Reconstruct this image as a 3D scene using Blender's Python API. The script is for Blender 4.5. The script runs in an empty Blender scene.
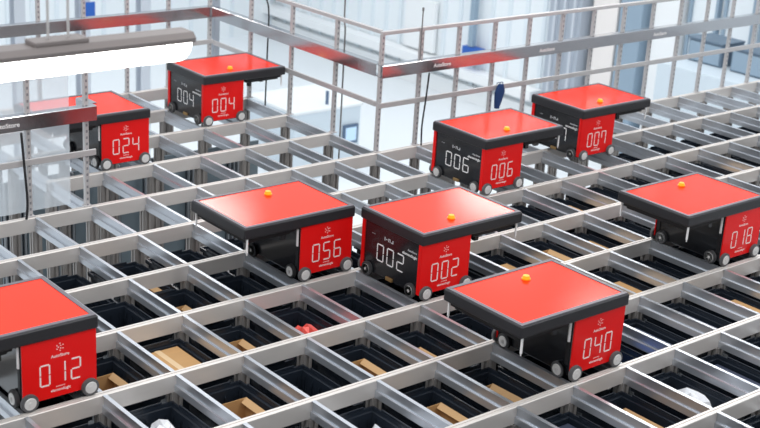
import bpy, bmesh, math, random
from mathutils import Matrix, Vector
random.seed(7)
PX, PY = 0.48, 0.705            # pitch of the storage grid cells, metres
FLOOR_Z = -4.0
S = bpy.context.scene
COL = S.collection

# ------------------------------------------------------------------ materials
def mat(name, color, rough=0.5, metal=0.0, coat=0.0, emit=0.0, bump=None, spec=0.5, vary=None):
    m = bpy.data.materials.new(name); m.use_nodes = True
    nt = m.node_tree; b = nt.nodes['Principled BSDF']
    b.inputs['Base Color'].default_value = (*color, 1)
    b.inputs['Roughness'].default_value = rough
    b.inputs['Metallic'].default_value = metal
    b.inputs['Coat Weight'].default_value = coat
    b.inputs['Coat Roughness'].default_value = 0.08
    b.inputs['Specular IOR Level'].default_value = spec
    if emit:
        b.inputs['Emission Color'].default_value = (*color, 1)
        b.inputs['Emission Strength'].default_value = emit
    tc = nt.nodes.new('ShaderNodeTexCoord')
    if vary:
        amt, scale, stretch = vary
        mp = nt.nodes.new('ShaderNodeMapping'); mp.inputs['Scale'].default_value = stretch
        n = nt.nodes.new('ShaderNodeTexNoise'); n.inputs['Scale'].default_value = scale
        n.inputs['Detail'].default_value = 4
        r = nt.nodes.new('ShaderNodeMapRange')
        r.inputs['To Min'].default_value = 1 - amt; r.inputs['To Max'].default_value = 1 + amt
        mx = nt.nodes.new('ShaderNodeMix'); mx.data_type = 'RGBA'; mx.blend_type = 'MULTIPLY'
        mx.inputs[0].default_value = 1
        mx.inputs[6].default_value = (*color, 1)
        nt.links.new(tc.outputs['Object'], mp.inputs[0]); nt.links.new(mp.outputs[0], n.inputs['Vector'])
        nt.links.new(n.outputs['Fac'], r.inputs['Value']); nt.links.new(r.outputs[0], mx.inputs[7])
        nt.links.new(mx.outputs[2], b.inputs['Base Color'])
    if bump:
        st, sc = bump
        n = nt.nodes.new('ShaderNodeTexNoise'); n.inputs['Scale'].default_value = sc
        bp = nt.nodes.new('ShaderNodeBump'); bp.inputs['Strength'].default_value = st
        bp.inputs['Distance'].default_value = 0.01
        nt.links.new(tc.outputs['Object'], n.inputs['Vector']); nt.links.new(n.outputs['Fac'], bp.inputs['Height'])
        nt.links.new(bp.outputs[0], b.inputs['Normal'])
    return m

def perforated(name, color, dark, pitch):
    """steel upright with a row of slots punched along its length"""
    m = mat(name, color, 0.45, 0.35)
    nt = m.node_tree; b = nt.nodes['Principled BSDF']
    tc = nt.nodes.new('ShaderNodeTexCoord'); sx = nt.nodes.new('ShaderNodeSeparateXYZ')
    nt.links.new(tc.outputs['Object'], sx.inputs[0])
    d = nt.nodes.new('ShaderNodeMath'); d.operation = 'DIVIDE'; d.inputs[1].default_value = pitch
    f = nt.nodes.new('ShaderNodeMath'); f.operation = 'FRACT'
    l = nt.nodes.new('ShaderNodeMath'); l.operation = 'LESS_THAN'; l.inputs[1].default_value = 0.42
    ax = nt.nodes.new('ShaderNodeMath'); ax.operation = 'ABSOLUTE'
    l2 = nt.nodes.new('ShaderNodeMath'); l2.operation = 'LESS_THAN'; l2.inputs[1].default_value = 0.008
    an = nt.nodes.new('ShaderNodeMath'); an.operation = 'MULTIPLY'
    nt.links.new(sx.outputs['Z'], d.inputs[0]); nt.links.new(d.outputs[0], f.inputs[0]); nt.links.new(f.outputs[0], l.inputs[0])
    nt.links.new(sx.outputs['X'], ax.inputs[0]); nt.links.new(ax.outputs[0], l2.inputs[0])
    nt.links.new(l.outputs[0], an.inputs[0]); nt.links.new(l2.outputs[0], an.inputs[1])
    mx = nt.nodes.new('ShaderNodeMix'); mx.data_type = 'RGBA'
    mx.inputs[6].default_value = (*color, 1); mx.inputs[7].default_value = (*dark, 1)
    nt.links.new(an.outputs[0], mx.inputs[0]); nt.links.new(mx.outputs[2], b.inputs['Base Color'])
    return m

M = dict(
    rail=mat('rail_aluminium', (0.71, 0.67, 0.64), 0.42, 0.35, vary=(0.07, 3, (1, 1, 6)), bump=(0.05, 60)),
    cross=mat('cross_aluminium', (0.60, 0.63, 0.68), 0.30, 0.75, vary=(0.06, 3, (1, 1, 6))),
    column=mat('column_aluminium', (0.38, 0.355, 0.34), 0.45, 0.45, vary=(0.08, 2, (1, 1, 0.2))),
    tray=mat('tray_aluminium', (0.50, 0.50, 0.52), 0.16, 0.95, bump=(0.04, 25)),
    fence=mat('fence_steel', (0.60, 0.58, 0.58), 0.4, 0.4, vary=(0.06, 3, (1, 1, 1))),
    post=perforated('fence_upright', (0.58, 0.56, 0.56), (0.28, 0.28, 0.30), 0.05),
    red=mat('red_lid', (0.93, 0.030, 0.003), 0.13, 0.0, bump=(0.008, 3), spec=0.2),
    redface=mat('red_face', (0.84, 0.008, 0.008), 0.3, 0.0, spec=0.3),
    black=mat('black_plastic', (0.012, 0.013, 0.016), 0.22, 0.0, coat=0.3),
    lidframe=mat('lid_plastic', (0.022, 0.022, 0.026), 0.42, bump=(0.05, 150)),
    lidedge=mat('lid_edge', (0.13, 0.12, 0.14), 0.35),
    dark=mat('dark_mechanism', (0.008, 0.008, 0.010), 0.6),
    white=mat('white_print', (0.92, 0.90, 0.90), 0.5),
    pink=mat('pale_print', (0.95, 0.80, 0.78), 0.5),
    faint=mat('faint_print', (0.75, 0.25, 0.22), 0.5),
    greyprint=mat('grey_print', (0.6, 0.6, 0.62), 0.5),
    rubber=mat('wheel_tread', (0.11, 0.11, 0.115), 0.6),
    hub=mat('wheel_hub', (0.72, 0.71, 0.70), 0.45, 0.1),
    beacon=mat('beacon_amber', (1.0, 0.32, 0.01), 0.2, coat=0.5),
    beaconlit=mat('beacon_lens', (1.0, 0.35, 0.01), 0.3, emit=0.5),
    bronze=mat('bronze_latch', (0.35, 0.22, 0.09), 0.4, 0.5),
    bin=mat('bin_plastic', (0.014, 0.019, 0.028), 0.25, vary=(0.2, 4, (1, 1, 1))),
    cardboard=mat('cardboard', (0.46, 0.265, 0.11), 0.85, vary=(0.1, 6, (1, 8, 1))),
    cardin=mat('cardboard_light', (0.50, 0.31, 0.15), 0.85, vary=(0.1, 8, (1, 1, 1))),
    tape=mat('packing_tape', (0.65, 0.47, 0.28), 0.3),
    wrap=mat('clear_wrap', (0.72, 0.74, 0.78), 0.2, coat=0.4, bump=(0.6, 30)),
    redwrap=mat('red_wrap', (0.75, 0.08, 0.06), 0.3, coat=0.4, bump=(0.6, 30)),
    blue=mat('blue_carton', (0.02, 0.12, 0.50), 0.5),
    darkcarton=mat('dark_parcel', (0.035, 0.045, 0.08), 0.35),
    navy=mat('navy_cloth', (0.01, 0.045, 0.16), 0.8),
    cable=mat('cable_rubber', (0.012, 0.012, 0.014), 0.5),
    greycable=mat('grey_cable', (0.2, 0.2, 0.2), 0.5),
    housing=mat('lamp_housing', (0.20, 0.175, 0.17), 0.5, 0.1),
    lens=mat('lamp_lens', (1.0, 0.98, 0.95), 0.5, emit=9.0),
    floor=mat('hall_floor', (0.86, 0.90, 0.93), 0.35, vary=(0.04, 0.5, (1, 1, 1))),
    wall=mat('wall_panel', (0.88, 0.93, 0.96), 0.6, vary=(0.03, 0.4, (1, 1, 0.2))),
    wallrib=mat('wall_rib', (0.80, 0.87, 0.92), 0.6),
    nearwall=mat('near_wall', (0.36, 0.35, 0.34), 0.7),
    trimw=mat('white_trim', (0.92, 0.94, 0.95), 0.6),
    greycol=mat('grey_steel', (0.42, 0.47, 0.54), 0.6, vary=(0.1, 3, (1, 1, 0.3))),
    cream=mat('cream_panel', (0.90, 0.85, 0.82), 0.6),
    bluegrey=mat('bluegrey_steel', (0.30, 0.40, 0.50), 0.5),
    darkcab=mat('dark_cabinet', (0.14, 0.20, 0.27), 0.5),
    glass=mat('pane', (0.84, 0.90, 0.94), 0.08, spec=0.8),
    machine=mat('machine_white', (0.66, 0.75, 0.82), 0.5),
    machinetop=mat('machine_top', (0.86, 0.90, 0.92), 0.5),
    screenframe=mat('screen_frame', (0.10, 0.16, 0.26), 0.4),
    screen=mat('screen_on', (0.45, 0.62, 0.78), 0.3, emit=0.4),
    palecol=mat('pale_steel', (0.62, 0.66, 0.72), 0.5, 0.2, vary=(0.06, 2, (1, 1, 0.2))),
)

def haze_sheet():  # mixes see-through with white, so things behind look washed out
    m = bpy.data.materials.new('hazy_mix'); m.use_nodes = True; nt = m.node_tree
    out = nt.nodes['Material Output']; b = nt.nodes['Principled BSDF']
    b.inputs['Base Color'].default_value = (.86, .92, .96, 1); b.inputs['Roughness'].default_value = .3
    t = nt.nodes.new('ShaderNodeBsdfTransparent'); tl = nt.nodes.new('ShaderNodeBsdfTranslucent'); tl.inputs[0].default_value = (.9, .95, 1, 1)
    a = nt.nodes.new('ShaderNodeAddShader'); mx = nt.nodes.new('ShaderNodeMixShader'); m1 = nt.nodes.new('ShaderNodeMixShader')
    n = nt.nodes.new('ShaderNodeTexNoise'); n.inputs['Scale'].default_value = 2.0
    r = nt.nodes.new('ShaderNodeMapRange'); r.inputs['To Min'].default_value = .28; r.inputs['To Max'].default_value = .42
    nt.links.new(n.outputs['Fac'], r.inputs['Value']); nt.links.new(r.outputs[0], mx.inputs[0])
    m1.inputs[0].default_value = .6
    nt.links.new(b.outputs[0], m1.inputs[1]); nt.links.new(tl.outputs[0], m1.inputs[2])
    nt.links.new(t.outputs[0], mx.inputs[1]); nt.links.new(m1.outputs[0], mx.inputs[2]); nt.links.new(mx.outputs[0], out.inputs[0])
    nt.nodes.remove(a)
    return m
M['sheet'] = haze_sheet()
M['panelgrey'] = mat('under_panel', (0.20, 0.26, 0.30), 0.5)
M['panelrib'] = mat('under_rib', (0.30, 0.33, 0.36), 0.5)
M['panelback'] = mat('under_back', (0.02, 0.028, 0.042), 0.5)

# ------------------------------------------------------------------ mesh helpers
def box(bm, x0, x1, y0, y1, z0, z1, bevel=0.0, seg=2):
    r = bmesh.ops.create_cube(bm, size=1)
    for v in r['verts']:
        v.co = Vector((x0 + (v.co.x + .5) * (x1 - x0), y0 + (v.co.y + .5) * (y1 - y0), z0 + (v.co.z + .5) * (z1 - z0)))
    if bevel:
        es = list({e for v in r['verts'] for e in v.link_edges})
        bmesh.ops.bevel(bm, geom=es, offset=bevel, segments=seg, affect='EDGES', profile=0.5)

def cyl(bm, c, axis, r, h, seg=20, r2=None):
    m = Matrix.Translation(c) @ Vector((0, 0, 1)).rotation_difference(Vector(axis)).to_matrix().to_4x4()
    bmesh.ops.create_cone(bm, cap_ends=True, segments=seg, radius1=r, radius2=r if r2 is None else r2, depth=h, matrix=m)

def tube(bm, pts, r, seg=8):
    rings = []
    pts = [Vector(p) for p in pts]
    for i, p in enumerate(pts):
        d = (pts[min(i + 1, len(pts) - 1)] - pts[max(i - 1, 0)]).normalized()
        a = d.cross(Vector((0, 1, 0.123))).normalized(); b = d.cross(a)
        rings.append([bm.verts.new(p + r * (math.cos(t) * a + math.sin(t) * b)) for t in [2 * math.pi * k / seg for k in range(seg)]])
    for q, w in zip(rings, rings[1:]):
        for k in range(seg):
            bm.faces.new((q[k], q[(k + 1) % seg], w[(k + 1) % seg], w[k]))
    bm.faces.new(rings[0][::-1]); bm.faces.new(rings[-1])

def prism(bm, prof, a0, a1, axis='x'):
    """closed profile of (u, z) swept along x (u is y) or y (u is x)"""
    f = (lambda u, z, a: (a, u, z)) if axis == 'x' else (lambda u, z, a: (u, a, z))
    A = [bm.verts.new(f(u, z, a0)) for u, z in prof]; B = [bm.verts.new(f(u, z, a1)) for u, z in prof]
    n = len(prof)
    for i in range(n):
        bm.faces.new((A[i], A[(i + 1) % n], B[(i + 1) % n], B[i]))
    bm.faces.new(A[::-1]); bm.faces.new(B)

def obj(name, bm, m, parent=None, loc=(0, 0, 0), rot=0, smooth=False):
    bmesh.ops.recalc_face_normals(bm, faces=bm.faces)
    me = bpy.data.meshes.new(name); bm.to_mesh(me); bm.free()
    me.materials.append(m)
    if smooth:
        for p in me.polygons: p.use_smooth = True
    o = bpy.data.objects.new(name, me); COL.objects.link(o)
    o.location = loc; o.rotation_euler = (0, 0, rot)
    if parent: o.parent = parent
    return o

def tag(o, label=None, cat=None, group=None, kind=None):
    if label: o['label'] = label
    if cat: o['category'] = cat
    if group: o['group'] = group
    if kind: o['kind'] = kind
    return o

def empty(name, loc=(0, 0, 0), rot=0):
    o = bpy.data.objects.new(name, None); COL.objects.link(o)
    o.location = loc; o.rotation_euler = (0, 0, rot); o.empty_display_size = 0.1
    return o

def struct(name, bm, m, **k):
    return tag(obj(name, bm, m, **k), kind='structure')

def bx(*a, **k):
    bm = bmesh.new(); box(bm, *a, **k); return bm

def copy_tree(o, parent=None):
    c = o.copy(); COL.objects.link(c)
    if parent: c.parent = parent
    for ch in list(o.children): copy_tree(ch, c)
    return c

def text_mesh(s, size):
    cu = bpy.data.curves.new('lettering', 'FONT'); cu.body = s; cu.size = size
    cu.align_x = 'CENTER'; cu.align_y = 'CENTER'; cu.extrude = 0.0006; cu.offset = size * 0.012
    o = bpy.data.objects.new('lettering', cu); COL.objects.link(o)
    bpy.context.view_layer.update()
    me = bpy.data.meshes.new_from_object(o.evaluated_get(bpy.context.evaluated_depsgraph_get()))
    bpy.data.objects.remove(o); bpy.data.curves.remove(cu)
    return me

# face frames: M maps text plane (x right, y up, z out of the face)
FRONT = Matrix(((1, 0, 0, 0), (0, 0, -1, 0), (0, 1, 0, 0), (0, 0, 0, 1)))       # seen from -y
BACK = Matrix(((-1, 0, 0, 0), (0, 0, 1, 0), (0, 1, 0, 0), (0, 0, 0, 1)))        # seen from +y
SIDE = Matrix(((0, 0, -1, 0), (-1, 0, 0, 0), (0, 1, 0, 0), (0, 0, 0, 1)))       # seen from -x

def lettering(name, s, size, frame, loc, m, parent):
    me = text_mesh(s, size); me.transform(frame); me.name = name
    me.materials.append(m)
    o = bpy.data.objects.new(name, me); COL.objects.link(o); o.location = loc
    o.parent = parent
    return o

SEG = {'0': 'abcdef', '1': 'bc', '2': 'abged', '4': 'fgbc', '5': 'afgcd', '6': 'afgedc', '7': 'fabc', '8': 'abcdefg'}
def digits(s, w, h, pitch, t, frame, loc, m, parent):
    root = None
    for i, ch in enumerate(s):
        bm = bmesh.new()
        cx = (i - 1) * pitch
        q = t * 0.35
        segs = {'a': (cx - w/2 + q, cx + w/2 - q, h/2 - t/2, h/2 + t/2), 'g': (cx - w/2 + t*.6, cx + w/2 - t*.6, -t/2, t/2),
                'd': (cx - w/2 + q, cx + w/2 - q, -h/2 - t/2, -h/2 + t/2),
                'b': (cx + w/2 - t/2, cx + w/2 + t/2, t*.4, h/2 - q), 'c': (cx + w/2 - t/2, cx + w/2 + t/2, -h/2 + q, -t*.4),
                'f': (cx - w/2 - t/2, cx - w/2 + t/2, t*.4, h/2 - q), 'e': (cx - w/2 - t/2, cx - w/2 + t/2, -h/2 + q, -t*.4)}
        for k in SEG[ch]:
            x0, x1, y0, y1 = segs[k]
            box(bm, x0, x1, y0, y1, -0.0005, 0.0012)
        bmesh.ops.transform(bm, matrix=frame, verts=bm.verts)
        obj('digit', bm, m, parent, loc=loc)

def logo(frame, r, loc, m, parent):
    bm = bmesh.new()
    pts = [(r * math.cos(a), r * math.sin(a)) for a in [math.radians(30 + 60 * k) for k in range(6)]]
    pts += [(r * .45 * math.cos(a), r * .45 * math.sin(a)) for a in [math.radians(60 + 120 * k) for k in range(3)]]
    for x, y in pts:
        cyl(bm, (x, y, 0.0003), (0, 0, 1), r * 0.17, 0.0012, 8)
    bmesh.ops.transform(bm, matrix=frame, verts=bm.verts)
    return obj('dotted_logo', bm, m, parent, loc=loc)

# ------------------------------------------------------------------ storage grid (one bolted frame)
A_LO, A_HI, B_LO, B_HI = -5, 7, -6, 22
def in_frame_cols():
    out = []
    for a in range(A_LO, A_HI + 1):
        for b in range(B_LO, B_HI + 1):
            if a < -1 and not (1 <= b <= 7): continue
            out.append((a, b))
    return out

grid = empty('storage_grid', (0, 0, 0))
tag(grid, 'aluminium storage grid of open rectangular cells on columns, carrying all the red robots', 'storage grid')
def rail_profile(y):
    h = 0.025
    return [(y - h, -.112), (y - h, -.004), (y - h + .004, 0), (y - .005, 0), (y - .005, -.005), (y + .005, -.005), (y + .005, 0),
            (y + h - .004, 0), (y + h, -.004), (y + h, -.112), (y + h - .006, -.112), (y + h - .006, -.02), (y - h + .006, -.02), (y - h + .006, -.112)]
for a in range(A_LO, A_HI + 1):
    b0, b1 = (B_LO, B_HI) if a >= -1 else (1, 7)
    bm = bmesh.new()
    prism(bm, rail_profile(-a * PY), b0 * PX - .03, b1 * PX + .03, 'x')
    obj('long_rail', bm, M['rail'], grid)
def cross_profile(x):
    h = [(.013, 0), (.013, -.007), (.005, -.010), (.005, -.064), (.016, -.064), (.018, -.068), (.018, -.112)]
    return [(x - u, z) for u, z in h] + [(x + u, z) for u, z in reversed(h)]
for b in range(B_LO, B_HI + 1):
    a0 = A_LO if 1 <= b <= 7 else -1
    bm = bmesh.new()
    for a in range(a0, A_HI):
        prism(bm, cross_profile(b * PX), -(a + 1) * PY + .0252, -a * PY - .0252, 'y')
    obj('cross_rail', bm, M['cross'], grid)
def column_bm(x, y, z0, z1):
    bm = bmesh.new(); add_column(bm, x, y, z0, z1); return bm
def add_column(bm, x, y, z0, z1):
    o, i, g = .038, .010, .030
    pr = []
    for sx, sy in ((1, 1), (-1, 1), (-1, -1), (1, -1)):
        q = [((o - .014) * sx, .009 * sy), (o * sx, .009 * sy), (o * sx, g * sy), (o * .8 * sx, g * sy), (o * .8 * sx, i * sy), (i * sx, i * sy),
             (i * sx, o * .8 * sy), (g * sx, o * .8 * sy), (g * sx, o * sy), (.009 * sx, o * sy), (.009 * sx, (o - .014) * sy)]
        pr += q if sx * sy > 0 else q[::-1]
    A = [bm.verts.new((x + u, y + v, z0)) for u, v in pr]; B = [bm.verts.new((x + u, y + v, z1)) for u, v in pr]
    n = len(pr)
    for k in range(n): bm.faces.new((A[k], A[(k + 1) % n], B[(k + 1) % n], B[k]))
    bm.faces.new(A); bm.faces.new(B)
cols = in_frame_cols()
cam_xy = Vector((-4.32, -8.37))
def in_view(b, a):
    v = Vector((b * PX, -a * PY)) - cam_xy
    d = v.x * .612 + v.y * .715 + 1.25; r = v.x * .772 - v.y * .633 - .217
    return abs(r / d) < .31
vis = [(a, b) for a, b in cols if in_view(b, a)]
vis.sort(key=lambda t: (Vector((t[1] * PX, -t[0] * PY)) - cam_xy).length - (3.5 if t[0] <= 0 and t[1] <= 8 else 0))
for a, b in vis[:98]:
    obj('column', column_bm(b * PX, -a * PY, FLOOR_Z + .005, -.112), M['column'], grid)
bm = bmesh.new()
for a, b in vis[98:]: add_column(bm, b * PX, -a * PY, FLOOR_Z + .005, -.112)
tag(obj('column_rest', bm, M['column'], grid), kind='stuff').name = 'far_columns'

# ------------------------------------------------------------------ robots
def make_robot():
    """lid covers two cells in x; the body stands in the cell at negative x, the lift hangs under the other"""
    r = empty('storage_robot')
    body = obj('body', bx(-.452, -.012, -.312, .312, .030, .405, bevel=.008), M['black'], r)
    box_in = bmesh.new()   # recessed frame on the lift side of the body
    box(box_in, -.0125, -.006, -.300, -.270, .10, .400, bevel=.002)
    box(box_in, -.0125, -.006, .270, .300, .10, .400, bevel=.002)
    box(box_in, -.0125, -.006, -.268, .268, .36, .400, bevel=.002)
    obj('inner_frame', box_in, M['dark'], body)
    for s in (-1, 1):
        bm = bmesh.new()
        y0, y1 = (-.322, -.3115) if s < 0 else (.3115, .322)
        box(bm, -.462, -.010, y0, y1, .040, .405, bevel=.003)
        yy = (-.32, -.288) if s < 0 else (.288, .32)
        box(bm, -.462, -.4515, yy[0], yy[1], .040, .405, bevel=.002)
        obj('red_cover', bm, M['redface'], r)
        bm = bmesh.new(); box(bm, -.0115, .004, s * .290 - .008, s * .290 + .008, .255, .385, bevel=.004)
        obj('grip_strip', bm, M['white'], r)['label'] = 'white upright strip'
    # lid
    bm = bmesh.new()
    box(bm, -.470, .470, -.336, .336, .405, .482, bevel=.010, seg=3)
    lid = obj('lid', bm, M['lidframe'], r)
    bm = bmesh.new()
    prof = (.470 - .009, .336 - .009, .028)
    x, y, w = prof
    for q in ((-x, x, -y, -y + w), (-x, x, y - w, y), (-x, -x + w, -y + w, y - w), (x - w, x, -y + w, y - w)):
        box(bm, q[0], q[1], q[2], q[3], .481, .489, bevel=.002)
    obj('lid_rim', bm, M['lidedge'], lid)
    obj('red_panel', bx(-x + w, x - w, -y + w, y - w, .481, .4845), M['red'], lid)['label'] = 'glossy red top panel'
    # beacon
    bm = bmesh.new(); cyl(bm, (-.07, -.17, .488), (0, 0, 1), .030, .008, 24)
    bc = obj('beacon', bm, M['beacon'], r)
    bc['label'] = 'small amber warning lamp'
    bm = bmesh.new(); cyl(bm, (-.07, -.17, .501), (0, 0, 1), .025, .018, 24, .020)
    obj('beacon_lens', bm, M['beaconlit'], bc, smooth=False)
    # wheels
    def wheel(c, axis):
        a = Vector(axis)
        bm = bmesh.new(); cyl(bm, c, axis, .052, .026, 28)
        es = [e for e in bm.edges if len(e.link_faces) == 2 and abs(e.link_faces[0].normal.dot(e.link_faces[1].normal)) < .3]
        bmesh.ops.bevel(bm, geom=es, offset=.004, segments=2, affect='EDGES')
        w = obj('wheel', bm, M['rubber'], r)
        bm = bmesh.new(); out = Vector(c) + a * .0135
        cyl(bm, out, axis, .038, .005, 24, .034); cyl(bm, out + a * .003, axis, .012, .006, 16)
        for k in range(6):
            t = k * math.pi / 3; u = Vector((0, 0, 1)); v = a.cross(u)
            cyl(bm, out + a * .0025 + (u * math.cos(t) + v * math.sin(t)) * .022, axis, .0035, .003, 8)
        obj('hub', bm, M['hub'], w)
    for s in (-1, 1):
        for x in (-.412, -.042): wheel((x, s * .336, .0525), (0, s, 0))
        for y in (-.235, .235):
            wheel((-.466, y, .0525), (-1, 0, 0)); wheel((.002, y, .0525), (1, 0, 0))
    # lift hanging under the lid
    bm = bmesh.new()
    box(bm, .03, .44, -.30, .30, .375, .4055, bevel=.004)
    box(bm, .05, .42, -.28, .28, .355, .3755, bevel=.004)
    g = obj('lift_plate', bm, M['dark'], r)
    for x, y in ((.435, -.315), (.435, .315)):
        bm = bmesh.new(); box(bm, x - .006, x + .006, y - .006, y + .006, .30, .4055, bevel=.002); cyl(bm, (x, y, .295), (0, 0, 1), .004, .02, 8)
        obj('guide_pin', bm, M['white'], g)
    for x, y in ((.10, -.25), (.30, -.16), (.30, .16), (.10, .25)):
        bm = bmesh.new(); box(bm, x - .02, x + .02, y - .015, y + .015, .315, .3555, bevel=.003)
        obj('gripper', bm, M['black'], g)
    obj('latch', bx(-.466, -.4515, -.035, .035, .034, .060, bevel=.003), M['bronze'], r)
    return r

def dress(r, num):
    for fr, s in ((FRONT, -1), (BACK, 1)):
        y = s * .3222
        cx = -.238
        digits(num, .056, .125, .094, .0088, fr, (cx, y, .188), M['pink'], r)
        logo(fr, .021, (cx, y, .342), M['pink'], r)
        lettering('maker_lettering', 'AutoStore', .026, fr, (cx, y, .292), M['pink'], r)
        lettering('small_lettering', 'powered by', .011, fr, (cx, y, .105), M['pink'], r)
        lettering('lower_lettering', 'elementlogic', .024, fr, (cx, y, .083), M['pink'], r)
    digits(num, .066, .120, .108, .0088, SIDE, (-.4525, .01, .205), M['white'], r)
    lettering('small_lettering', '·····', .03, SIDE, (-.4525, .20, .325), M['greyprint'], r)
    bm = bmesh.new()
    for q in ((-.05, -.042, -.012, .014), (-.034, -.020, -.003, .003), (-.010, .012, .006, .012), (-.010, -.004, -.012, .006), (.006, .012, -.012, .006), (.020, .044, -.012, -.006), (.036, .044, -.006, .010)):
        box(bm, q[0], q[1], q[2], q[3], -.0005, .0012)
    bmesh.ops.transform(bm, matrix=SIDE, verts=bm.verts)
    obj('side_emblem', bm, M['greyprint'], r, loc=(-.4525, .03, .325))
    lettering('maker_lettering', 'AutoStore', .022, SIDE, (-.4525, -.215, .325), M['greyprint'], r)
    lettering('lower_lettering', 'elementlogic', .030, SIDE, (-.4525, -.19, .292), M['white'], r)
    return r

ROBOTS = [  # number, left cell of the two under the lid, row, turned, label
    ('002', 3, 2, 0, 'red and black robot numbered 002 with amber beacon, at the centre of the grid'),
    ('056', 1, 1, 1, 'red lidded robot numbered 056 on the grid, directly left of robot 002'),
    ('040', 2, 4, 1, 'red lidded robot numbered 040, nearest the camera right of centre'),
    ('018', 7, 3, 1, 'red lidded robot numbered 018 at the right edge of the picture'),
    ('006', 7, 0, 0, 'red and black robot numbered 006 standing behind robot 002'),
    ('012', -4, 2, 1, 'large red robot numbered 012, cut off by the left edge, bottom left'),
    ('007', 10.06, -.36, 0, 'red and black robot numbered 007, partly hidden behind robot 006'),
    ('004', 5, -4, 0, 'red and black robot numbered 004, farthest back beside the fence corner'),
    ('024', 1, -3, 1, 'small looking red robot numbered 024 behind the left fence rail'),
]
proto = make_robot()
made = []
for i, (num, b, a, turned, lab) in enumerate(ROBOTS):
    r = proto if i == 0 else copy_tree(proto)
    made.append(r)
for r, (num, b, a, turned, lab) in zip(made, ROBOTS):
    dress(r, num)
    r.location = ((b + 1) * PX, -(a + .5) * PY, 0)
    r.rotation_euler = (0, 0, math.pi if turned else 0)
    tag(r, lab, 'robot', 'storage robots driving on the grid')

# ------------------------------------------------------------------ bins
NW = ['zero', 'one', 'two', 'three', 'four', 'five', 'six', 'seven', 'eight', 'nine', 'ten', 'eleven', 'twelve']
BODY = {'002': (3, 2), '056': (2, 1), '040': (3, 4), '018': (8, 3), '006': (7, 0), '012': (-3, 2), '007': (10, 0)}
def where(b, a):
    num, (rb, ra) = min(BODY.items(), key=lambda t: (abs(t[1][0] - b) + 1.3 * abs(t[1][1] - a), t[0]))
    db, da = b - rb, a - ra
    p = []
    if db: p.append('%s %s %s' % (NW[abs(db)], 'cells' if abs(db) > 1 and False else ('cell' if abs(db) == 1 else 'cells'), 'right' if db > 0 else 'left'))
    if da: p.append('%s %s %s' % (NW[abs(da)], 'row' if abs(da) == 1 else 'rows', 'nearer' if da > 0 else 'farther'))
    if not p: return 'directly under the body of robot ' + num
    return ' and '.join(p) + (' than' if da else ' of') + ' robot ' + num

def make_bin():
    H, T = .31, .010
    hx, hy = .198, .309
    bm = bmesh.new()
    def ring(x, y, z): return [bm.verts.new((sx * x, sy * y, z)) for sx, sy in ((-1, -1), (1, -1), (1, 1), (-1, 1))]
    R = [ring(hx - .030, hy - .030, -H), ring(hx - .018, hy - .018, -.055), ring(hx - .018, hy - .018, -.030), ring(hx, hy, -.030), ring(hx, hy, 0), ring(hx - .012, hy - .012, 0),
         ring(hx - .014, hy - .014, -.022), ring(hx - .028, hy - .028, -.024), ring(hx - .030, hy - .030, -.050), ring(hx - .045, hy - .045, -H + .012)]
    for p, q in zip(R, R[1:]):
        for k in range(4): bm.faces.new((p[k], p[(k + 1) % 4], q[(k + 1) % 4], q[k]))
    bm.faces.new(R[0][::-1]); bm.faces.new(R[-1])
    body = obj('storage_bin', bm, M['bin'])
    bm = bmesh.new()
    for s in (-1, 1):
        for k in range(7):
            y = -.24 + k * .08
            box(bm, s * (hx - .042) - .003, s * (hx - .042) + .003, y - .004, y + .004, -.27, -.06)
        for k in range(5):
            x = -.13 + k * .065
            box(bm, x - .004, x + .004, s * (hy - .042) - .003, s * (hy - .042) + .003, -.27, -.06)
    obj('rib', bm, M['bin'], body).name = 'inner_ribs'
    bm = bmesh.new()
    for s in (-1, 1):
        box(bm, s * (hx - .006) - .005, s * (hx - .006) + .005, -.22, .22, .0, .016, bevel=.003)
        box(bm, -.12, .12, s * (hy - .006) - .005, s * (hy - .006) + .005, .0, .016, bevel=.003)
    obj('rim_handle', bm, M['bin'], body)
    bm = bmesh.new(); box(bm, .187, .1925, -.24, -.20, .004, .0165)
    obj('sticker', bm, M['white'], body)['label'] = 'small pale sticker'
    return body

RIM = -.150
CONTENT = {
    (-2, 2): 'box', (-1, 2): 'big', (0, 1): 'wrapbox', (0, 0): 'box', (0, 2): 'box', (-1, 3): 'box', (-2, 3): 'wrap', (1, 2): 'red',
    (1, 3): 'box', (2, 3): 'box', (0, 4): 'wrap', (1, 4): 'box', (2, 4): 'box', (3, 5): 'box', (4, 5): 'wrap', (4, 4): 'blue',
    (6, 5): 'blue', (6, 3): 'box', (7, 4): 'box', (8, 4): 'box', (8, 1): 'box', (7, 2): 'wrapbox', (6, 2): 'box', (4, 3): 'box', (12, 2): 'box',
    (12, 1): 'box', (9, 2): 'dark', (10, 3): 'box', (5, 3): 'big', (2, 5): 'dark', (5, 4): 'dark', (-3, 3): 'box', (5, 2): 'box', (11, 3): 'dark', (6, 4): 'dark', (9, 4): 'box', (14, 2): 'dark', (5, 5): 'dark',
}
def cell_visible(b, a):
    return in_view(b + .5, a + .5) and (b, a) not in ()
bin0 = make_bin(); first = True
DEEP = {(-2, 4): 1, (3, 3): 0, (4, 6): 0, (-2, 1): 0}
def bins():
    for a in range(0, 7):
        for b in range(-6, 21):
            if a == 0 and (2 < b < 12 or b < -2): continue
            if cell_visible(b, a): yield b, a
BINZ = {}
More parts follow.
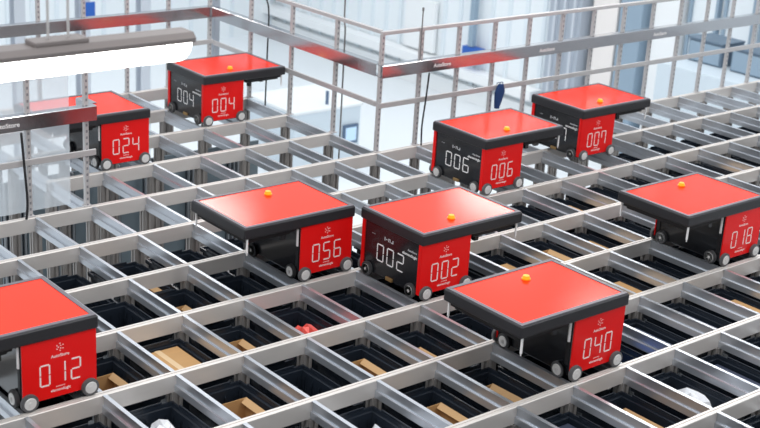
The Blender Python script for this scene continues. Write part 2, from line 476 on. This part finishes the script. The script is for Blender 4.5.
for b, a in bins():
    o = bin0 if first else copy_tree(bin0); first = False
    z = RIM - random.choice((0, 0, .004, .01, .02))
    if b >= 4: z += .018
    if a == 0: z = RIM - .05
    o.location = ((b + .5) * PX, -(a + .5) * PY, z); BINZ[b, a] = z
    c = CONTENT.get((b, a))
    what = {None: 'black plastic bin', 'box': 'black bin holding brown box', 'big': 'black bin filled by brown box', 'wrap': 'black bin holding crumpled wrap', 'red': 'black bin holding red parcel',
            'blue': 'black bin holding blue parcel', 'dark': 'black bin holding dark parcel', 'wrapbox': 'black bin holding box and wrap'}[c]
    tag(o, what + ', ' + where(b, a), 'storage bin', 'storage bins hanging in the grid cells')

yp = 3.5 * PY  # panel added to give the rear cells their dark ribbed look
pn = tag(obj('ribbed_backdrop', bx(1 * PX + .05, 7 * PX - .05, yp + .03, yp + .05, FLOOR_Z + .002, -.36), M['panelgrey']), 'dark ribbed partition added under the grid between robots 024 and 056', 'backdrop')
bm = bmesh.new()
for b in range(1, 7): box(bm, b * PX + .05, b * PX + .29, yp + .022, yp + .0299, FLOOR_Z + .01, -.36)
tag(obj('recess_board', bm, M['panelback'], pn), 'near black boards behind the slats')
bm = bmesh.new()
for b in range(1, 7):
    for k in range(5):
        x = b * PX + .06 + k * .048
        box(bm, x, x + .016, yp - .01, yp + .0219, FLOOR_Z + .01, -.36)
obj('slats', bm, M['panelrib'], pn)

def carton(w, d, h, m, name, lid_open=True):
    if not lid_open:
        bm = bx(-w/2, w/2, -d/2, d/2, 0, h, bevel=.004)
        o = obj(name, bm, m)
        bm = bmesh.new(); box(bm, -.02, .02, -d/2 - .001, d/2 + .001, h - .0005, h + .0015); box(bm, -.02, .02, -d/2 - .002, -d/2 - .0005, h * .6, h)
        obj('tape', bm, M['tape'], o)
        return o
    bm = bmesh.new(); t = .004
    box(bm, -w/2, w/2, -d/2, d/2, 0, t)
    for q in ((-w/2, -w/2 + t, -d/2, d/2), (w/2 - t, w/2, -d/2, d/2), (-w/2 + t, w/2 - t, -d/2, -d/2 + t), (-w/2 + t, w/2 - t, d/2 - t, d/2)):
        box(bm, *q, t, h)
    o = obj(name, bm, m)
    bm = bmesh.new(); k = .045
    for s in (-1, 1):
        v = [(s * w/2, -d/2, h), (s * w/2, d/2, h), (s * (w/2 - k * .9), d/2 - .01, h - k * .5), (s * (w/2 - k * .9), -d/2 + .01, h - k * .5)]
        f = [bm.verts.new(p) for p in v] + [bm.verts.new((p[0], p[1], p[2] + .003)) for p in v]
        for ix in ((0, 1, 2, 3), (7, 6, 5, 4), (0, 4, 5, 1), (1, 5, 6, 2), (2, 6, 7, 3), (3, 7, 4, 0)):
            bm.faces.new([f[i] for i in ix])
    obj('flap', bm, M['cardin'], o)
    return o

def crumple(w, d, h, m, name, seed):
    rnd = random.Random(seed)
    bm = bmesh.new(); bmesh.ops.create_icosphere(bm, subdivisions=3, radius=1)
    for v in bm.verts:
        k = 1 + rnd.uniform(-.16, .16)
        v.co = Vector((v.co.x * w/2 * k, v.co.y * d/2 * k, max(0, (v.co.z * .6 + .45) * h * k)))
    return obj(name, bm, m)

for i, ((b, a), c) in enumerate(CONTENT.items()):
    if (b, a) not in BINZ: continue
    base = BINZ[b, a] - .31 + .0125
    rnd = random.Random(100 + i)
    x, y = (b + .5) * PX, -(a + .5) * PY
    wh = 'in the bin ' + where(b, a)
    if c in ('box', 'wrapbox'):
        o = carton((.25 if b < 4 else .235) + rnd.uniform(-.02, .02) * (b < 4), .40 + rnd.uniform(-.06, .04), (rnd.uniform(.225, .265) if b < 4 else rnd.uniform(.285, .295)), M['cardboard'], 'cardboard_box', b < 4 or (b + a) % 2 == 0)
        o.location = (x + (rnd.uniform(-.01, .01) if b < 4 else .020), y - (.02 if b < 4 else .05), base); o.rotation_euler.z = rnd.uniform(-.05, .05) * (1 if b < 4 else .2)
        tag(o, 'open brown box, ' + where(b, a), 'cardboard box', 'cardboard boxes in the bins')
    if c == 'wrapbox':
        o = crumple(.14, .16, .18, M['wrap'], 'wrapped_parcel', i); o.location = (x, y, base + .006)
        tag(o, 'pale wrapped parcel, ' + where(b, a), 'parcel', 'wrapped parcels in the bins')
    if c == 'big':
        o = carton(.30, .52, .275, M['cardboard'], 'cardboard_box', False)
        o.location = (x, y, base); tag(o, 'large closed brown box, ' + where(b, a), 'cardboard box', 'cardboard boxes in the bins')
    if c in ('wrap', 'red'):
        o = crumple(.25, .46, .29, M['redwrap' if c == 'red' else 'wrap'], 'wrapped_parcel', i); o.location = (x, y, base)
        tag(o, ('red and white' if c == 'red' else 'crumpled clear') + ' wrapped goods, ' + where(b, a), 'parcel', 'wrapped parcels in the bins')
    if c == 'blue':
        o = crumple(.20, .26, .25, M['blue'], 'wrapped_parcel', i); o.location = (x + .02, y - .02, base)
        tag(o, 'bright blue wrapped parcel, ' + where(b, a), 'parcel', 'wrapped parcels in the bins')
    if c == 'dark':
        o = carton(.26, .46, .265, M['blue' if c == 'blue' else 'darkcarton'], 'carton', False)
        o.location = (x, y + .02, base); tag(o, ('bright blue' if c == 'blue' else 'dark navy') + ' carton, ' + where(b, a), 'carton', 'cartons in the bins')

# ------------------------------------------------------------------ guard fence runs
def tray_text(parent, s, size, frame, loc):
    lettering('rail_lettering', s, size, frame, loc, M['white'], parent)

def fence_run(name, label, axis, fixed, lo, hi, posts, ztop=1.12, top=True, mid=True, texts=(), post_lo=0.002):
    """a straight run of guard fence: axis 'x' runs along x at y = fixed"""
    r = empty(name, ((lo, fixed, 0) if axis == 'x' else (fixed, lo, 0)))
    tag(r, label, 'guard fence', 'guard fence around the grid')
    L = hi - lo
    def bar(n, m, z0, z1, off0, off1, bev=.004):
        bm = bx(0, L, off0, off1, z0, z1, bevel=bev) if axis == 'x' else bx(off0, off1, 0, L, z0, z1, bevel=bev)
        return obj(n, bm, m, r)
    if top: bar('top_rail', M['fence'], ztop - .035, ztop, -.018, .018)
    # cable tray: an open channel with a folded lip
    s = -1
    prof = [(-.045, .70), (-.045, .81), (-.040, .815), (.030, .815), (.030, .807), (-.037, .807), (-.037, .708), (.030, .708), (.030, .70)]
    bm = bmesh.new(); prism(bm, prof, 0, L, axis); t = obj('cable_tray', bm, M['tray'], r)
    if mid: bar('middle_rail', M['fence'], .415, .465, -.030, -.012)
    for p in posts:
        d = p - lo
        x, y = (d, 0) if axis == 'x' else (0, d)
        bm = bx(-.018, .018, -.011, .024, post_lo, ztop - .034, bevel=.003)
        obj('post', bm, M['post'], r, loc=(x, y, 0))
        bm = bx(-.03, .03, -.028, .028, post_lo - .001, post_lo + .006)
        obj('foot_plate', bm, M['fence'], r, loc=(x, y, 0))
    for tx in texts:
        fr = FRONT if axis == 'x' else SIDE
        d = tx - lo
        lettering('rail_lettering', 'AutoStore', .05, fr, (d, -.0455, .752) if axis == 'x' else (-.0455, d, .752), M['white'], t)
    return r
yA = 1 * PY + .02
lf = fence_run('guard_fence', 'steel guard fence at the far left with cable tray, in front of robot 024', 'x', yA - .0, -6.2 * PX, 1 * PX + .04, [b * PX - .03 for b in (-6, -5, -4, -3, -2, -1, 0, 1)], texts=(-.22,), ztop=1.12)
bm = bmesh.new(); box(bm, -.035, .035, -.03, .03, .002, 1.9, bevel=.004)
bm.verts.ensure_lookup_table()
CORNER = bm
bm = bx(0, 7.0 * PX - .06, .030, .034, .03, 1.08)
obj('hazy_layer', bm, M['sheet'], lf)['label'] = 'hazy translucent sheet behind the posts'
t_ = bmesh.new(); prism(t_, [(-.045, .70), (-.045, .81), (-.040, .815), (.030, .815), (.030, .807), (-.037, .807), (-.037, .708), (.030, .708), (.030, .70)], 0, .20, 'y')
obj('tray_return', t_, M['tray'], lf, loc=(7.15 * PX + .075, .032, 0))
rf = fence_run('guard_fence', 'rear guard fence behind robot 004, ending at the back corner', 'x', 5 * PY + .02, -6 * PX, 7 * PX + .045, [b * PX for b in (-4, -3, -2, -1, 0, 1, 2, 3, 4, 5, 6)] + [7 * PX + .02])
obj('corner_post', CORNER, M['greycol'], rf, loc=(13 * PX + .13, .06, 0))
fence_run('guard_fence', 'guard fence running from robot 004 forward to the central corner', 'y', 7 * PX + .045, yA + .055, 5 * PY - .05, [a * PY for a in (2, 3, 4)])
fence_run('guard_fence', 'long guard fence from the central corner to the right edge', 'x', yA, 7 * PX + .0, 22 * PX, [7 * PX + .02 + k * .466 for k in range(0, 15)], texts=(8.5 * PX, 11.4 * PX, 15.0 * PX))

def hang(name, pts, r, m, label, cat):
    bm = bmesh.new(); tube(bm, pts, r, 8); o = obj(name, bm, m, smooth=True); return tag(o, label, cat)
def smooth_pts(P, n=8):
    out = []
    P = [Vector(p) for p in P]
    Q = [P[0]] + P + [P[-1]]
    for i in range(1, len(Q) - 2):
        for k in range(n):
            t = k / n
            a, b, c, d = Q[i - 1], Q[i], Q[i + 1], Q[i + 2]
            out.append(.5 * ((2 * b) + (c - a) * t + (2 * a - 5 * b + 4 * c - d) * t * t + (3 * b - a - 3 * c + d) * t ** 3))
    out.append(P[-1]); return out
hang('hanging_cable', smooth_pts([(8.05 * PX + .05, yA - .055, .695), (8.0 * PX + .05, yA - .06, .45), (8.0 * PX + .035, yA - .05, .2), (8.0 * PX + .04, yA - .052, .004)]), .008, M['cable'],
     'black cable hanging beside the first post right of the fence corner', 'cable')
hang('hanging_cable', smooth_pts([(-.11, yA - .058, .69), (-.09, yA - .055, .4), (-.075, yA - .055, .15), (-.085, yA - .05, .004)]), .010, M['cable'],
     'black cable hanging down the left fence post near the left edge', 'cable')
hang('hanging_cable', smooth_pts([(7 * PX + .12, 4 * PY - .1, 1.6), (7 * PX + .12, 4 * PY - .08, 1.15), (7 * PX + .11, 4 * PY - .20, .95), (7 * PX + .11, 4 * PY - .2, .5), (7 * PX + .10, 4 * PY - .2, -.3)]), .008, M['cable'],
     'dark cable dropping from above behind the fence beside robot 004', 'cable')
hang('hanging_cable', smooth_pts([(7 * PX + .13, 2 * PY + .02, 1.7), (7 * PX + .13, 2 * PY + .02, 1.15), (7 * PX + .11, 2 * PY - .02, 1.02), (7 * PX + .10, 2 * PY - .04, .90), (7 * PX + .10, 2 * PY - .04, -.3)]), .008, M['greycable'],
     'grey cable coming down behind the fence tray left of the central corner', 'cable')
bm = bmesh.new(); cyl(bm, (7.93 * PX, yA - .032, 1.0515), (0, 0, 1), .006, .47, 10); cyl(bm, (7.93 * PX, yA - .032, 1.29), (0, 0, 1), .010, .03, 10)
tag(obj('thin_rod', bm, M['greycable']), 'thin upright rod standing on the fence tray right of the central corner', 'rod')

# navy cloth on the middle rail
bm = bmesh.new()
cx, cy = 10.12 * PX, yA - .058
prof = [(.030, .475), (.045, .44), (.060, .40), (.050, .34), (.036, .27), (.026, .24)]
rings = []
for rr, z in prof:
    rings.append([bm.verts.new((cx + (rr * (1 + .18 * math.cos(5 * t)) * math.cos(t)) + (.47 - z) * -.12, cy - .0 + .022 * math.sin(t), z)) for t in [2 * math.pi * k / 20 for k in range(20)]])
for q, w in zip(rings, rings[1:]):
    for k in range(20): bm.faces.new((q[k], q[(k + 1) % 20], w[(k + 1) % 20], w[k]))
bm.faces.new(rings[0]); bm.faces.new(rings[-1])
cloth = tag(obj('hanging_cloth', bm, M['navy']), 'dark blue folded cloth hanging from the fence above robot 006', 'cloth')
bm = bmesh.new()
for dx in (-.02, .02): tube(bm, smooth_pts([(cx + dx, cy, .47), (cx + dx, cy, .495), (cx + dx, cy + .03, .485), (cx + dx, cy + .036, .467)], 5), .004, 6)
obj('hook', bm, M['navy'], cloth)

# ------------------------------------------------------------------ linear lamp near the camera
lamp = empty('linear_lamp', (-1.19, -3.35, 2.235))
tag(lamp, 'bright linear lamp tube with grey housing hanging at the upper left', 'lamp')
L = 2.3
bm = bmesh.new()
prism(bm, [(-.070, .1055), (-.074, .125), (-.050, .148), (.050, .148), (.074, .125), (.070, .1055)], -L, 0.0, 'x')
obj('housing', bm, M['housing'], lamp)
bm = bmesh.new()
n = 14
prof = [(.070 * math.cos(t), .092 * math.sin(t) + .105) for t in [math.pi + math.pi * k / n for k in range(n + 1)]]
segs = [(-L + .02, 1.0), (-.05, 1.0), (-.03, .95), (-.012, .80), (.0, .55)]
rings = [[bm.verts.new((x, u * k, .105 + (z - .105) * k)) for u, z in prof] for x, k in segs]
for q, w in zip(rings, rings[1:]):
    for k in range(len(prof)): bm.faces.new((q[k], q[(k + 1) % len(prof)], w[(k + 1) % len(prof)], w[k]))
bm.faces.new(rings[0]); bm.faces.new(rings[-1])
obj('lens', bm, M['lens'], lamp, smooth=True)['label'] = 'glowing white lens'
obj('mounting_bracket', bx(-.74, -.50, -.05, .05, .1485, .168, bevel=.004), M['housing'], lamp)
for x in (-.66, -.57):
    bm = bmesh.new(); cyl(bm, (x, 0, .1685 + .9), (0, 0, 1), .006, 1.8, 8)
    obj('suspension_wire', bm, M['fence'], lamp)

# ------------------------------------------------------------------ hall
struct('floor', bx(-14, 26, -14, 26, FLOOR_Z - .2, FLOOR_Z), M['floor'])
def ribbed_wall(name, p0, p1, axis, z1, side, step=.5):
    """sheet wall with folded ribs: axis 'y' runs along y at x = p0[0]"""
    bm = bmesh.new(); bm2 = bmesh.new()
    if axis == 'y':
        x = p0; a0, a1 = p1
        box(bm, x, x + .2, a0, a1, FLOOR_Z, z1)
        w = struct(name, bm, M['wall'])
        y = a0
        while y < a1: box(bm2, x - .035, x + .001, y, y + .10, FLOOR_Z, z1); y += step
    else:
        y = p0; a0, a1 = p1
        box(bm, a0, a1, y, y + .2, FLOOR_Z, z1)
        w = struct(name, bm, M['wall'])
        x = a0
        while x < a1: box(bm2, x, x + .10, y - .035, y + .001, FLOOR_Z, z1); x += step
    obj('rib', bm2, M['wallrib'], w).name = 'wall_ribs'
    return w
ribbed_wall('wall_right', 16, (-14, 20), 'y', 7, -1)
struct('wall_left', bx(-14.2, -14, -14, 20, FLOOR_Z, 5), M['nearwall'])
struct('wall_front', bx(-14, 26, -14.2, -14, FLOOR_Z, 5), M['nearwall'])
ribbed_wall('wall_back', 20, (-10, 16.2), 'x', 7, -1, .6)
bm = bmesh.new(); box(bm, 15.86, 15.96, 9.8, 20, FLOOR_Z, FLOOR_Z + .35)
struct('baseboard_right', bm, M['trimw'])
# pale skirting shelf line on the wall
bm = bmesh.new(); box(bm, 15.6, 15.96, 10.4, 20, FLOOR_Z + .55, FLOOR_Z + .75)
struct('trim_1', bm, M['trimw'])

def upright(name, label, cat, x0, x1, y0, y1, z0, z1, m, group=None):
    return tag(obj(name, bx(x0, x1, y0, y1, z0, z1, bevel=.01), m), label, cat, group)
c = upright('steel_column', 'broad grey steel column against the far wall, above robot 007', 'column', 15.5, 15.95, 9.15, 10.0, FLOOR_Z, 6.9, M['greycol'])
for y in (9.3, 9.55, 9.8): obj('flange', bx(15.44, 15.5, y - .03, y + .03, FLOOR_Z, 6.9), M['palecol'], c)
upright('wall_cabinet', 'tall cream panel on the far wall right of the grey column', 'panel', 15.7, 15.95, 8.42, 9.05, FLOOR_Z, 6.9, M['cream'])
upright('steel_column', 'narrow blue grey column between the cream panel and the white panel', 'column', 15.6, 15.95, 7.75, 8.28, FLOOR_Z, 6.9, M['bluegrey'])
upright('wall_panel', 'tall white panel left of the windows on the far wall', 'panel', 15.75, 15.95, 7.0, 7.6, FLOOR_Z, 6.9, M['trimw'])
upright('white_hatch', 'bright white hatch in the far wall above the fence corner', 'hatch', 15.86, 15.96, 13.75, 14.75, -3.2, -2.05, M['trimw'])
p = upright('wall_pipe', 'blue grey vertical pipe on the far wall above the navy cloth', 'pipe', 15.75, 15.87, 12.38, 12.52, -2.75, 6.9, M['bluegrey'])
b_ = upright('junction_box', 'small bright blue box at the foot of the wall pipe', 'box', 15.72, 15.95, 12.15, 12.65, -3.05, -2.76, M['blue'])
upright('wall_pipe', 'dark blue vertical pipe high on the wall left of the hanging cable', 'pipe', 15.72, 15.90, 19.55, 19.78, -3.0, 6.9, M['bluegrey'])

# windows at the right
for i, (y0, y1) in enumerate(((6.28, 6.92), (5.5, 6.16), (4.7, 5.38), (3.9, 4.58))):
    w = tag(empty('window_%d' % (i + 1), (15.93, (y0 + y1) / 2, 0)), kind='structure')
    hw = (y1 - y0) / 2
    bm = bmesh.new()
    for q in ((-hw, -hw + .06, -1.9, 3), (hw - .06, hw, -1.9, 3)): box(bm, -.05, .06, q[0], q[1], q[2], q[3])
    for z in (-1.9, -1.35, -.2, 1.0, 2.2): box(bm, -.045, .055, -hw + .06, hw - .06, z, z + .07)
    obj('window_frame', bm, M['bluegrey'], w)
    obj('pane', bx(-.005, .01, -hw + .06, hw - .06, -1.83, 3), M['glass'], w)
pl = tag(obj('low_platform', bx(14.0, 15.7, -2, 6.0, FLOOR_Z, -1.45, bevel=.01), M['machine']), 'long pale counter below the windows behind the right fence', 'platform')
for i, (y0, y1, lab) in enumerate(((5.15, 5.85, 'dark cabinet below the windows, leftmost of the three behind the fence'), (4.2, 4.95, 'dark cabinet below the windows, middle of the three behind the fence'), (3.3, 4.0, 'dark cabinet below the windows, rightmost of the three behind the fence'))):
    c = empty('equipment_cabinet', (14.9, (y0 + y1) / 2, -1.448)); hw = (y1 - y0) / 2
    tag(c, lab, 'cabinet', 'dark cabinets below the windows')
    obj('cabinet_body', bx(-.3, .3, -hw, hw, 0, .38, bevel=.01), M['darkcab'], c)
    obj('door', bx(-.32, -.301, -hw + .03, hw - .03, .03, .35, bevel=.004), M['bluegrey'], c)
    obj('cabinet_top', bx(-.32, .3, -hw - .01, hw + .01, .3805, .41), M['darkcab'], c)

# machine with screen beyond the fence
mc = empty('control_cabinet', (10.1, 10.6, FLOOR_Z))
tag(mc, 'pale control cabinet with small screen, beyond the left side of the fence', 'cabinet')
obj('cabinet_body', bx(-.85, .62, -.7, .7, .0, 1.22, bevel=.01), M['machine'], mc)
obj('cabinet_top', bx(-.88, .65, -.73, .73, 1.2205, 1.27, bevel=.008), M['machinetop'], mc)
sc_ = obj('screen_frame', bx(.22, .55, -.745, -.7005, .55, .90, bevel=.006), M['screenframe'], mc)
obj('screen', bx(.265, .505, -.750, -.7455, .60, .85), M['screen'], sc_)
bm = bmesh.new(); cyl(bm, (.0, -.5, 1.27 + .12), (0, 0, 1), .03, .24, 12)
obj('signal_light', bm, M['screenframe'], mc)

# pale steel columns standing in the hall at the left
for i, x in enumerate((3.6, 4.7, 5.8, 6.9)):
    lab = ('pale steel column standing in the hall, leftmost behind the lamp', 'pale steel column standing in the hall, second from left behind the lamp',
           'pale steel column standing in the hall, third from left behind the lamp', 'pale steel column standing in the hall, rightmost, above robot 024')[i]
    c = empty('hall_column', (x, 11, FLOOR_Z)); tag(c, lab, 'column', 'pale columns in the hall')
    bm = bmesh.new(); box(bm, -.09, .09, -.09, -.075, 0, 9); box(bm, -.09, .09, .075, .09, 0, 9); box(bm, -.008, .008, -.075, .075, 0, 9)
    obj('shaft', bm, M['palecol'], c)
    obj('base_plate', bx(-.16, .16, -.16, .16, 0, .02), M['palecol'], c)
    obj('bolted_bracket', bx(-.11, .11, -.12, -.0905, 4.6, 4.9), M['palecol'], c)
tag(obj('blue_sign', bx(5.73, 5.96, 10.87, 10.9085, -1.06, -.72, bevel=.004), M['blue']), 'small blue sign fixed to a pale hall column above the lamp', 'sign').location = (0, 0, 0)
# ------------------------------------------------------------------ light
w = bpy.data.worlds.new('hall_daylight'); S.world = w; w.use_nodes = True
bg = w.node_tree.nodes['Background']; bg.inputs[0].default_value = (0.90, 0.95, 1.0, 1); bg.inputs[1].default_value = 1.0
def overhead_lamp(x, y, z, lx, ly, power):
    l = bpy.data.lights.new('overhead_light', 'AREA'); l.shape = 'RECTANGLE'; l.size = lx; l.size_y = ly
    l.energy = power; l.color = (1.0, .97, .93)
    o = bpy.data.objects.new('overhead_light', l); COL.objects.link(o); o.location = (x, y, z)
for x in (-4, 2, 8):
    for y in (-6, 0):
        overhead_lamp(x, y, 6.0, .6, 4.0, 120)
overhead_lamp(13.9, 9.4, 6.0, 1.0, 2.2, 110)  # unseen lamp added for the pale streak reflected in the lid of robot 002
overhead_lamp(8.6, 12.0, 6.0, 1.2, 2.6, 120)  # unseen lamp added so its reflection whitens the lid of robot 056
overhead_lamp(2.0, 12.0, 6.0, 1.0, 3.0, 160)
overhead_lamp(11.0, 3.0, 6.0, 1.0, 3.0, 160)

# ------------------------------------------------------------------ camera
Rw = ((0.77184664, -0.63308876, 0.05874852), (-0.17250364, -0.29745056, -0.93902378), (0.61196018, 0.71464802, -0.33879633))
cam = bpy.data.cameras.new('camera'); co = bpy.data.objects.new('camera', cam); COL.objects.link(co)
m = Matrix((Rw[0], [-v for v in Rw[1]], [-v for v in Rw[2]])).transposed().to_4x4()
m.translation = Vector((-4.31759908, -8.37155404, 3.68869065))
co.matrix_world = m
cam.sensor_width = 36; cam.lens = 1360.66 / 760 * 36
cam.clip_end = 200
cam.dof.use_dof = True; cam.dof.focus_distance = 9.2; cam.dof.aperture_fstop = 2.8
S.camera = co
S.view_settings.view_transform = 'Standard'; S.view_settings.look = 'None'
S.view_settings.exposure = 0.0; S.view_settings.gamma = 1.0
